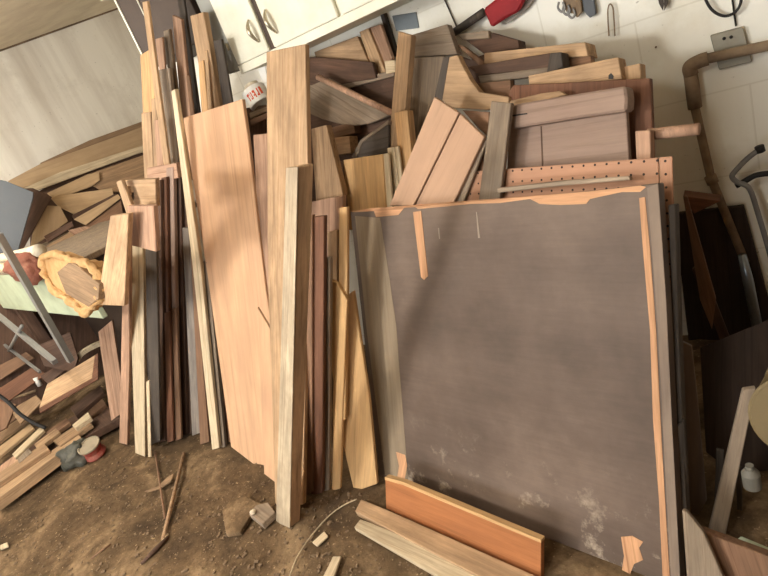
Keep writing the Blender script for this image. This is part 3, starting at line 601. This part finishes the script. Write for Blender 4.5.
# whitish scuffs that gather toward the foot of the panel
sx = N(nt, 'ShaderNodeSeparateXYZ'); tcw = N(nt, 'ShaderNodeNewGeometry'); L.new(tcw.outputs['Position'], sx.inputs[0])
mr = N(nt, 'ShaderNodeMapRange'); mr.inputs[1].default_value = .30; mr.inputs[2].default_value = .02; L.new(sx.outputs['Z'], mr.inputs[0])
n3 = N(nt, 'ShaderNodeTexNoise', Scale=9., Detail=9., Roughness=.7); L.new(mp.outputs[0], n3.inputs['Vector'])
r3 = ramp(nt, [(.56, (0, 0, 0, 1)), (.68, (1, 1, 1, 1))]); L.new(n3.outputs[0], r3.inputs[0])
mm = N(nt, 'ShaderNodeMath', operation='MULTIPLY'); L.new(r3.outputs[0], mm.inputs[0]); L.new(mr.outputs[0], mm.inputs[1])
m2 = N(nt, 'ShaderNodeMath', operation='MULTIPLY'); L.new(mm.outputs[0], m2.inputs[0]); m2.inputs[1].default_value = .75
col = mixc(nt, col, lin((196, 180, 158)), m2.outputs[0])
L.new(col, b.inputs['Base Color']); b.inputs['Roughness'].default_value = .6; b.inputs['Specular IOR Level'].default_value = .3
bp = N(nt, 'ShaderNodeBump', Strength=.15, Distance=.004); L.new(n2.outputs[0], bp.inputs['Height']); L.new(bp.outputs[0], b.inputs['Normal'])
M['panel'] = mt
M['barewood'] = wood('bare_orange_veneer', (212, 158, 114), contrast=1.1, grain=1.2, dirt=.35, dirtc=(180, 120, 80))
M['greyedge'] = wood('grey_painted_edge', (128, 110, 96), contrast=.6, dirtc=(150, 130, 112))
M['band'] = wood('faded_olive_band', (142, 124, 100), contrast=.5, grain=.8, dirt=.4, dirtc=(112, 96, 84))
pn = B('panel', [(350,212),(420,205),(500,199),(590,191),(658,183),(666,300),(672,426),(681,590),(524,530),(379,475),(364,340)], PP(0), .04, 'panel', 'big square brown painted panel with peeled orange edges leaning in front', 'panel', axis=9, bevel=.003)
def strip(name, poly, mat, d=-.0016, lab=None):
    s = slab(name, poly, PP(d), .0026, mat, parent=pn, bevel=0)
    if lab: s['label'] = lab
strip('faded_band', [(355,216),(380,218),(387,262),(396,325),(408,480),(385,475),(378,420),(366,325)], 'band', -.001)
strip('bare_strip', [(350,212),(372,208),(420,205),(480,200.5),(540,195.5),(590,191.3),(640,185.5),(646,187),(640,192),(622,192),(590,199),(586,204),(560,205),(540,204),(530,199),(500,203),(470,204),(440,207),(418,209),(412,205),(404,208),(398,215),(376,217),(374,211),(360,212)], 'barewood')
strip('bare_strip', [(413,212),(421,211),(424,240),(428,276),(424,280),(421,277),(417,244)], 'barewood', -.0018)
strip('bare_strip', [(639,198),(645,197),(650,250),(656,330),(662,450),(670,584),(663,584),(659,500),(653,420),(650,330),(643,250)], 'barewood', -.0018)
strip('edge_strip', [(647,188),(658,183.5),(666,300),(672,426),(680.6,589),(671.5,586),(664,450),(658,330),(652,250)], 'greyedge', -.0014)
strip('bare_patch', [(621,537),(632,536),(643,542),(639,548),(643,560),(634,564),(630,574),(622,570),(624,556)], 'barewood', -.0018)
strip('bare_patch', [(396,452),(405,455),(407,466),(404,482),(397,479),(399,466)], 'barewood', -.0022)
M['scuff'] = plain('pale_scuff', (150, 136, 122), rough=.9, blot=.5)
strip('scuff', [(438,228),(439,228),(440,239),(439,239)], 'scuff', -.0018); strip('scuff', [(476,212),(477,212),(480,238),(478,238)], 'scuff', -.0018)

# pegboard behind it, holes drawn in its own material
M['peg'] = wood('pegboard_hardboard', (186, 136, 106), contrast=.3, dirt=.25)
nt = M['peg'].node_tree; L = nt.links; b = nt.nodes['Principled BSDF']; src = b.inputs['Base Color'].links[0].from_socket
pc = coords(nt, (1/.033, 0, 1/.033)); fr = N(nt, 'ShaderNodeVectorMath', operation='FRACTION'); L.new(pc.outputs[0], fr.inputs[0])
sb_ = N(nt, 'ShaderNodeVectorMath', operation='SUBTRACT'); sb_.inputs[1].default_value = (.5, 0, .5); L.new(fr.outputs[0], sb_.inputs[0])
ln = N(nt, 'ShaderNodeVectorMath', operation='LENGTH'); L.new(sb_.outputs[0], ln.inputs[0])
lt = N(nt, 'ShaderNodeMath', operation='LESS_THAN'); lt.inputs[1].default_value = .10; L.new(ln.outputs['Value'], lt.inputs[0])
L.new(mixc(nt, src, (.03, .02, .015, 1), lt.outputs[0]), b.inputs['Base Color'])
B('pegboard', [(464,172),(658,157.5),(664,290),(676,590),(470,480)], PP(.095), .006, 'peg', 'pinkish pegboard with rows of holes showing above the big brown panel', 'pegboard', axis=0)
B('pegboard', [(659,157.4),(672,156.4),(677,340),(686,592),(675,590),(664,290)], PP(.095), .006, 'peg', 'narrow pegboard strip at the right end of the pegboard', 'pegboard', axis=2)
B('board', [(668,205),(675,204),(679,340),(690,592),(680,590)], PP(.05), .03, 'dgrey', 'dark grey board edge between the big panel and the right hand pegboard strip', 'board')
B('slat', [(497,188),(560,180.5),(629,176),(630,180),(560,186),(497,193)], PP(.045), .02, 'grey', 'grey slat lying along the top edge of the big panel', 'slat')
B('panel', [(679,340),(692,346),(698,400),(707,500),(694,522),(684,468)], FL(700,540,14,5,.1), .012, 'ashen', 'dark grey panel with slanted top behind the right side of the pegboard', 'panel')
B('board', [(673,430),(684,420),(690,520),(686,560),(680,560)], FL(690,560,12), .015, 'dgrey', 'dark plank below the slanted dark grey panel', 'board')

# headboard-like piece and the stacked lumber at top right
hb = B('headboard', [(509,129),(541,125),(626,111),(629,160),(632,240),(503,240)], PP(.15), .02, 'mauve', 'dusty mauve headboard with a thick grey top rail above the pegboard', 'headboard', axis=4)
slab('top_rail', [(509,105),(560,96.5),(625,86),(627,99),(626,111),(570,119),(509,129)], PP(.11), .055, 'mauve', parent=hb, bevel=.006)
slab('seam', [(540.4,126),(541.6,126),(543.6,178),(542.2,178)], PP(.1485), .003, 'dark', parent=hb, bevel=0)
slab('split', [(512,115),(527,113),(527,114.2),(512,116.5)], PP(.1085), .003, 'black', parent=hb, bevel=0)
blk = B('block', [(635,131),(650,130),(652,200),(638,200)], PP(.135), .03, 'pink', 'upright pinkish block right of the headboard', 'block')
tag(tube('dowel', [hit(648, 134.5, PP(.19)), hit(699, 129, PP(.19))], .0155, 'pink', sides=16), 'pinkish round dowel sticking out to the right toward the iron pipe', 'dowel')
B('plank', [(508,94),(513,85),(560,83),(650,78),(652,125),(655,240),(510,240)], PP(.215), .02, 'red', 'red-brown plank on edge behind the headboard', 'plank')
kp = B('plank', [(528,76),(563,68.5),(618,57),(622,79),(600,82),(530,94)], PP(.25), .05, 'tan', 'short tan plank with a dark knot near its end', 'plank')
slab('knot', [(608.5,75),(611,73),(613.5,76),(613,79),(608.5,79)], PP(.2485), .003, 'black', parent=kp, bevel=0)
B('block', [(623,67),(640,63),(642,100),(625,100)], PP(.28), .04, 'tan', 'short tan block at the right end of the stack near the white wall', 'block')
B('plank', [(484,53),(585,42),(588,56),(484,64)], PP(.36), .07, 'tan', 'long tan plank, topmost of the stack against the white wall', 'plank')
B('plank', [(548,62),(590,55),(592,65),(540,78)], PP(.37), .03, 'brown', 'brown plank end under the topmost tan plank', 'plank')
dk = B('plank', [(466,67),(550,53),(549,68),(480,75)], PP(.31), .05, 'dark', 'dark brown beam with a lit lower edge painted pale in the stack', 'beam')
slab('lit_edge', [(478,76),(549,67),(546,75),(480,83)], PP(.30), .03, 'grey', parent=dk)  # beam's lit underside edge painted as a pale strip
slab('end_block', [(550,53),(561,52),(563,67),(546,75)], PP(.295), .05, 'dgrey', parent=dk)
B('board', [(470,84),(510,80),(512,100),(486,96)], PP(.27), .02, 'brown', 'brown board end under the dark beam beside the curved bracket', 'board')
B('block', [(464,39),(488,31.5),(518,40),(519,48),(484,54)], PP(.42), .05, 'dark', 'dark brown angled block at the back of the stack under the red tool', 'block')
B('lath', [(457,34),(488,30.5),(489,38),(462,40)], PP(.405), .02, 'grey', 'lit end of the dark angled block painted as a pale strip', 'lath')  # pale strip painting the block's lit end

B('plank', [(509,101),(540,93.5),(560,91),(566,95),(511,107)], PP(.17), .02, 'tan', 'light batten edge showing above the grey headboard rail', 'batten')
B('plywood', [(700,348),(772,318),(772,470),(735,475),(706,452)], FL(737,474,32,0), .015, 'shadewood', 'dark stand-in sheet for the gloom left of the olive drum', 'plywood')  # added sheet, near-black colour stands in for shade over the floor
# ------------------------------------------------------------------ iron pipe on the wall
wp = lambda off: (V((0, 1, 0)), D-off)
pipe = empty('iron_pipe', hit(711, 178, wp(.06))); tag(pipe, 'rusty iron pipe with an elbow running along and down the white wall', 'pipe')
pA = hit(930, 11, wp(.06)); pE = hit(696, 61, wp(.06)); pF = hit(695, 108, wp(.06)); pG = hit(711, 178, wp(.06)); pH = hit(745, 262, wp(.06))
k_ = .017
tube('horizontal_run', [pA, pE+(pA-pE).normalized()*.02], k_, 'rust', pipe, 16)
tube('elbow', spline([pE+(pA-pE).normalized()*.035, pE+V((.008, 0, -.004)), hit(690, 67, wp(.06)), hit(691, 75, wp(.06))], 8), .023, 'rust', pipe, 16)
tube('coupling', [hit(690, 72, wp(.06)), hit(692, 84, wp(.06)), pF], [.021, .0225, .0225], 'rust', pipe, 16)
tube('vertical_run', [pF, pG, pH], .0145, 'rust', pipe, 16)
tube('coupling', [hit(710, 176, wp(.06)), hit(713, 183, wp(.06))], .02, 'rust', pipe, 16)
M['plate'] = plain('galvanised_plate', (150, 146, 132), rough=.5, metal=.4, blot=.5, blotc=(120, 104, 80))
br = B('bracket_plate', [(710,36),(743,27),(752,62),(719,70)], wp(.025), .024, 'plate', 'grey metal plate behind the iron pipe on the white wall', 'plate')
for x, y in ((724, 38.5), (731, 37)):
    q = hit(x, y, wp(.027)); tube('screw', [q+V((0, .003, 0)), q-V((0, .003, 0))], .005, 'black', br)
tag(tube('conduit', [hit(724, -60, wp(.008)), hit(736, 26, wp(.008))], .003, 'black'), 'thin black cord hanging down to the grey metal plate', 'cord')

# ------------------------------------------------------------------ tools on the wall
M['redcloth'] = plain('red_grip', (150, 34, 38), rough=.7, blot=.4, blotc=(96, 24, 30))
rt = empty('hand_tool', hit(486, 20, wp(.04))); tag(rt, 'tool with a red sleeve and grey shaft hung at the top of the wall', 'tool')
tube('shaft', [hit(452, 34, wp(.03)), hit(484, 12, wp(.05))], .016, 'dgrey', rt)
slab('red_sleeve', [(483,9),(500,-4),(512,-16),(534,-18),(518,12),(506,18),(491,28)], wp(.075), .035, 'redcloth', parent=rt, bevel=.008)
slab('blade', [(504,20),(518,13),(530,-4),(536,-4),(526,10),(508,23)], wp(.03), .004, 'blue', parent=rt, bevel=0)
pl_ = empty('pliers', hit(570, 18, wp(.03))); tag(pl_, 'bundle of grey pliers and chain hung left of the wire hook on the wall', 'pliers')
slab('jaws', [(556,-24),(578,-26),(582,12),(577,18),(574,14),(566,12)], wp(.04), .02, 'rust', parent=pl_)
for k, off in enumerate((0, 5, 10)):
    tube('link', spline([hit(x, y, wp(.045)) for x, y in ((559+off, 2+off*.6), (558+off, 8+off*.6), (562+off, 12+off*.6), (565+off, 8+off*.6), (563+off, 2+off*.6))], 4), .004, 'steel', pl_)
slab('blue_handle', [(578,-24),(590,-26),(596,14),(590,18),(584,12)], wp(.03), .015, 'galv', parent=pl_)
tag(tube('wire_hook', spline([hit(x, y, wp(.02)) for x, y in ((609,36),(608,20),(608,9),(610,4),(613,8),(614,20),(615,36))], 5), .0025, 'rust'), 'hairpin wire hook hanging on the white wall', 'hook')
sh = empty('shears', hit(664, 4, wp(.03))); tag(sh, 'dark points of shears hanging from the top edge right of the wire hook', 'shears')
slab('blade', [(654,-22),(660,-22),(664,4),(663,11),(659,4)], wp(.03), .005, 'dgrey', parent=sh, bevel=.001); slab('blade', [(664,-22),(670,-22),(668,4),(664,11),(664,4)], wp(.03), .005, 'dgrey', parent=sh, bevel=.001)
tag(tube('wire_loop', spline([hit(x, y, wp(.03)) for x, y in ((702,-22),(704,-6),(709,6),(716,13),(725,16),(734,13),(740,5),(741,-6),(736,-24))], 6), .0045, 'black'), 'black cable loop hanging above the grey metal plate', 'cable')
tag(tube('conduit', [hit(443, -4, wp(.008)), hit(459, 32, wp(.008))], .003, 'dgrey'), 'thin dark cord on the wall left of the red tool', 'cord')
B('trim_strip', [(379,12),(383,11),(397,56),(393,58)], wp(.03), .028, 'dgrey', 'dark upright strip on the wall under the cabinet', 'strip')
M['cabshadow'] = plain('cabinet_shadow_grey', (120, 128, 132), rough=.7, blot=.3)  # blue-grey painting the cabinet's shadow on the wall
B('shadow_patch', [(392,16),(416,12),(419,28),(396,31)], wp(.006), .005, 'cabshadow', 'grey square painting the cabinet shadow on the wall', 'plate')
for x, y in ((656, 49), (661, 0)):
    pass
q = hit(656, 47, wp(.002)); tag(tube('nail', [q+V((0, .01, 0)), q-V((0, .008, 0))], .003, 'rust'), 'single nail head in the bare white wall above the pipe elbow', 'nail')

# ------------------------------------------------------------------ dark corner at right
M['chrome'] = plain('worn_chrome', (150, 160, 168), rough=.3, metal=.8)
lp = wp(.12)
rope = empty('garden_tool', hit(752, 190, lp)); tag(rope, 'bent metal rod with a black knob hanging in the right corner', 'rod')
tube('bent_rod', spline([hit(x, y, lp) for x, y in ((760,149),(748,158),(738,168),(732,176),(737,182),(747,186),(752,194),(757,210),(766,240),(772,262))], 5), .009, 'steel', rope)
tube('knob', [hit(759, 146, lp), hit(761, 152, lp)], .014, 'black', rope)
tag(tube('hose', spline([hit(x, y, wp(.1)) for x, y in ((736,186),(745,181),(754,176),(763,174),(776,173))], 5), .01, 'black'), 'dark hose leaving the photo at right below the black knob', 'hose')
tag(tube('pole', [hit(742, 255, wp(.1)), hit(748, 280, wp(.1)), hit(756, 320, wp(.1)), hit(768, 400, wp(.1))], [.014, .018, .018, .014], 'chrome'), 'chrome pole catching light below the iron pipe', 'pole')
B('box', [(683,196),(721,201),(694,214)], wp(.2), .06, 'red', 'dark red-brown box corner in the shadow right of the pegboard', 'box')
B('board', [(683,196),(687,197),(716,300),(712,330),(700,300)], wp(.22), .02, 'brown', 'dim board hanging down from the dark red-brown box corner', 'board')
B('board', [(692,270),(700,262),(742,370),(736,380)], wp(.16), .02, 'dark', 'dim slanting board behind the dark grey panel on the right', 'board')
B('board', [(674,214),(744,206),(772,312),(772,340),(690,354)], wp(.045), .02, 'shadewood', 'large dark sheet standing in for the shade of the right corner', 'board')  # added sheet, paints the corner's shade in front of the wall
M['olive'] = plain('olive_drum_paint', (104, 90, 60), rough=.6, blot=.5, blotc=(110, 88, 56))
dc_ = hit(806, 402, plane(hit(725, 530, hz(0)), 0, 0))
dr = empty('drum', dc_-V((0, 0, .15))); tag(dr, 'round olive drum at the right edge of the photo', 'drum')
mw = Matrix.Translation(dc_) @ V((0, 0, 1)).rotation_difference(V((-.15, -1., .35)).normalized()).to_matrix().to_4x4()
rr = (hit(756, 400, plane(hit(725, 530, hz(0)), 0, 0)) - dc_).length
lathe('body', [(rr*.93, -.11), (rr*.97, -.10), (rr*.97, .10), (rr*.93, .11)], M['olive'], dr, mw, 40)
for ox, oy in ((.75, .1), (-.6, .1), (.75, -.08), (-.6, -.08)): tube('leg', [V((dc_.x+ox*rr, dc_.y+oy+.02, .0)), V((dc_.x+ox*rr*.8, dc_.y+oy, dc_.z-rr*.45))], .012, 'rust', dr)
for zz in (-.1, .1): lathe('rim', [(rr*.95, zz-.008), (rr*1.0, zz-.006), (rr*1.0, zz+.006), (rr*.95, zz+.008)], M['olive'], dr, mw, 40)
lump('ball', 741, 366, wp(.12), .02, .02, .02, 'tan', 'dim round knob in the dark corner left of the olive drum', 'ball', amp=.03)
jg = hit(751, 476, FL(716, 534, 12)); 
M['jugplastic'] = plain('cloudy_plastic', (110, 106, 96), rough=.6)
jug = empty('plastic_jug', jg-V((0, 0, .04))); tag(jug, 'pale plastic jug behind the diagonal bar in the right corner', 'jug')
lathe('body', [(.018, -.04), (.022, -.036), (.022, .01), (.012, .026)], M['jugplastic'], jug, Matrix.Translation(jg)); lathe('cap', [(.01, .026), (.01, .038)], M['jugplastic'], jug, Matrix.Translation(jg))
B('bar', [(743,390),(756,388),(725,540),(709,532)], FL(717,537,12,10), .018, 'grey', 'pale diagonal bar leaning to the right in the dark corner', 'bar')
B('bar', [(735,468),(741,468),(743,525),(738,525)], FL(741,526,10,0,.06), .015, 'dgrey', 'short dim bar behind the foot of the pale diagonal bar', 'bar')
B('bar', [(716,450),(724,452),(722,515),(714,512)], FL(719,520,10,0,.08), .015, 'dgrey', 'short dim bar left of the pale diagonal bar', 'bar')
bx = B('crate', [(697,530),(770,557),(772,640),(735,640)], FL(720,600,20,-5), .03, 'brown', 'brown board slab lying low at the bottom right corner', 'board')
B('board', [(682,510),(687,512),(703,532),(742,620),(690,620)], FL(705,600,22,-8,-.03), .015, 'grey', 'grey-brown board with a pale top edge at the foot of the panel, right side', 'board')
B('tray', [(735,541),(741,536),(772,549),(772,560)], FL(740,560,55,-5), .02, 'mint', 'pale greenish strip lying on the brown board at the bottom right corner', 'strip')

# ------------------------------------------------------------------ boards at the foot of the panel
b1 = B('board', [(385,477),(403,482),(541,540),(541,579),(386,509)], FLE((386,509),(541,579),16,0), .02, 'stain', 'orange-stained board on edge against the foot of the big panel', 'board', bevel=.0015)
slab('bare_edge', [(385,477),(403,482),(541,540),(541,543),(403,485),(385,480)], FLE((386,509),(541,579),16,-.0015), .0215, 'light', parent=b1, bevel=0)
B('plank', [(361,499),(388,510),(541,578),(520,600),(486,580),(355,511)], hz(.028), .028, 'tan', 'light plank lying flat in front of the orange-stained board', 'plank', axis=1)
B('plank', [(360,519),(372,523),(510,582),(480,600),(354,527)], hz(.018), .02, 'pale', 'pale greyish plank lying flat, frontmost at the foot of the panel', 'plank', axis=1)

# ------------------------------------------------------------------ bits on the dirt
def g(x, y, z=.008): return hit(x, y, hz(z))
tag(tube('stick', [g(184,453,.012), g(173,498,.012), g(163,539,.012)], .0095, 'scrap', sides=8), 'thicker straight stick lying on the dirt in front of the dark trim', 'stick')
tag(tube('stick', [g(155,451), g(160,484), g(165,518)], .0055, 'brown', sides=8), 'thin brown stick lying left of the thicker stick', 'stick')
tag(tube('stick', [g(141,564), g(155,550), g(168,537)], [.006, .012, .008], 'dark', sides=7), 'dark twig at the lower end of the thicker stick', 'stick')
tag(tube('stick', [g(91,559), g(101,551), g(111,544)], [.003, .006, .004], 'brown', sides=7), 'little brown twig alone on the dirt at lower left', 'stick')
tag(tube('stick', [g(158,548), g(163,541), g(168,534)], [.004, .007, .004], 'pale', sides=7), 'pale splinter beside the lower end of the thicker stick', 'stick')
wr = [g(x, y, .006) for x, y in ((357,499),(344,505),(330,515),(316,530),(304,546),(295,562),(288,582))]
tag(tube('wire', spline(wr, 6), .0028, 'pale'), 'pale curved wire lying on the dirt left of the flat planks', 'wire')
B('bark', [(144,491),(158,486),(167,477),(174,473),(171,481),(160,488),(150,491)], hz(.012), .008, 'scrap', 'curled strip of bark on the dirt right of the rubble', 'bark')
B('slab', [(222,510),(230,500),(246,496),(262,504),(250,516),(240,532),(226,534)], hz(.02), .02, 'earth', 'flat dirt-coated slab on the ground left of the square post foot', 'slab')
B('block', [(249,514),(256,505),(268,502),(275,512),(262,524)], hz(.035), .03, 'grey', 'grey wood block on the ground beside the square post foot', 'block')
lump('stone', 253, 512, hz(.045), .014, .012, .010, 'dirtywhite', 'small pale stone on the grey wood block', 'stone', amp=.2)
B('chip', [(312,542),(324,531),(328,536),(317,546)], hz(.01), .008, 'pale', 'short pale wood chip inside the curve of the wire', 'wood chip')
B('chip', [(321,580),(333,556),(341,556),(333,580)], hz(.012), .01, 'pale', 'longer pale chip at the bottom edge of the photo', 'wood chip')
B('chip', [(0,545),(7,542),(8,546),(0,549)], hz(.012), .01, 'pale', 'pale chip on the dirt at the left photo edge', 'wood chip')
# loose litter on the earth
rnd = random.Random(5); bm = bmesh.new()
for k in range(1500):
    if rnd.random() < .75: x, y = rnd.uniform(0, 330), rnd.uniform(455, 576)
    else: x, y = rnd.uniform(300, 520), rnd.uniform(490, 576)
    if y > 505-(x*.0) and x < 60 and y < 500: continue
    P = hit(x, y, hz(0)); s = .0025*(1+3.5*rnd.random()**3); zz = .012*noise.noise(V((P.x*2.1, P.y*2.1, 0))) + .010*noise.noise(V((P.x*6, P.y*6, 3))) + .006*noise.noise(V((P.x*15, P.y*15, 7))) - .008
    rot = Matrix.Rotation(rnd.uniform(0, 6.28), 4, 'Z') @ Matrix.Rotation(rnd.uniform(-.4, .4), 4, 'X')
    add_box(bm, (P.x, P.y, zz+s*.3), (s*(1+rnd.random()), s, s*.6), rot)
M['litter'] = wood('dusty_litter', (124, 102, 78), dirt=.6)
tag(link('wood_litter', bm, M['litter']), 'crumbs of wood and grit strewn over the dirt floor', 'litter', kind='stuff')

# ------------------------------------------------------------------ light
def area(name, loc, tgt, sx, sy, power, col):
    ld = bpy.data.lights.new(name, 'AREA'); ld.shape = 'RECTANGLE'; ld.size = sx; ld.size_y = sy; ld.energy = power; ld.color = col
    o = bpy.data.objects.new(name, ld); COL.objects.link(o); o.location = loc
    o.rotation_euler = (V(tgt)-V(loc)).to_track_quat('-Z', 'Y').to_euler(); return o
def bulb(loc, power, col, size=.1):
    ld = bpy.data.lights.new('unseen_bulb', 'POINT'); ld.energy = power; ld.shadow_soft_size = size; ld.color = col
    o = bpy.data.objects.new('unseen_bulb', ld); COL.objects.link(o); o.location = loc
area('added_doorway_light', ((DX0+DX1)/2, YF-.1, 1.35), ((DX0+DX1)/2+.3, 1., 1.0), DX1-DX0, 1.3, 140, (.97, .985, 1.))  # added area light, fills the room through the unseen doorway
bulb((-1.95, -.85, 2.04), 165, (1., .985, .955), .18)
bulb((-3.9, .9, 2.2), 62, (1., .97, .92))  # added lamp out of view, brightens the left wall and ceiling
bulb((-.6, -.3, 2.1), 30, (1., .97, .9), .12)  # added fill lamp out of view, brightens the wall at right
w = bpy.data.worlds.new('world'); sc.world = w; w.use_nodes = True
w.node_tree.nodes['Background'].inputs[0].default_value = (.8, .88, 1, 1); w.node_tree.nodes['Background'].inputs[1].default_value = .8
vs = sc.view_settings; vs.view_transform = 'Standard'; vs.look = 'None'; vs.exposure = 0.06; vs.gamma = 1.; vs.use_curve_mapping = False
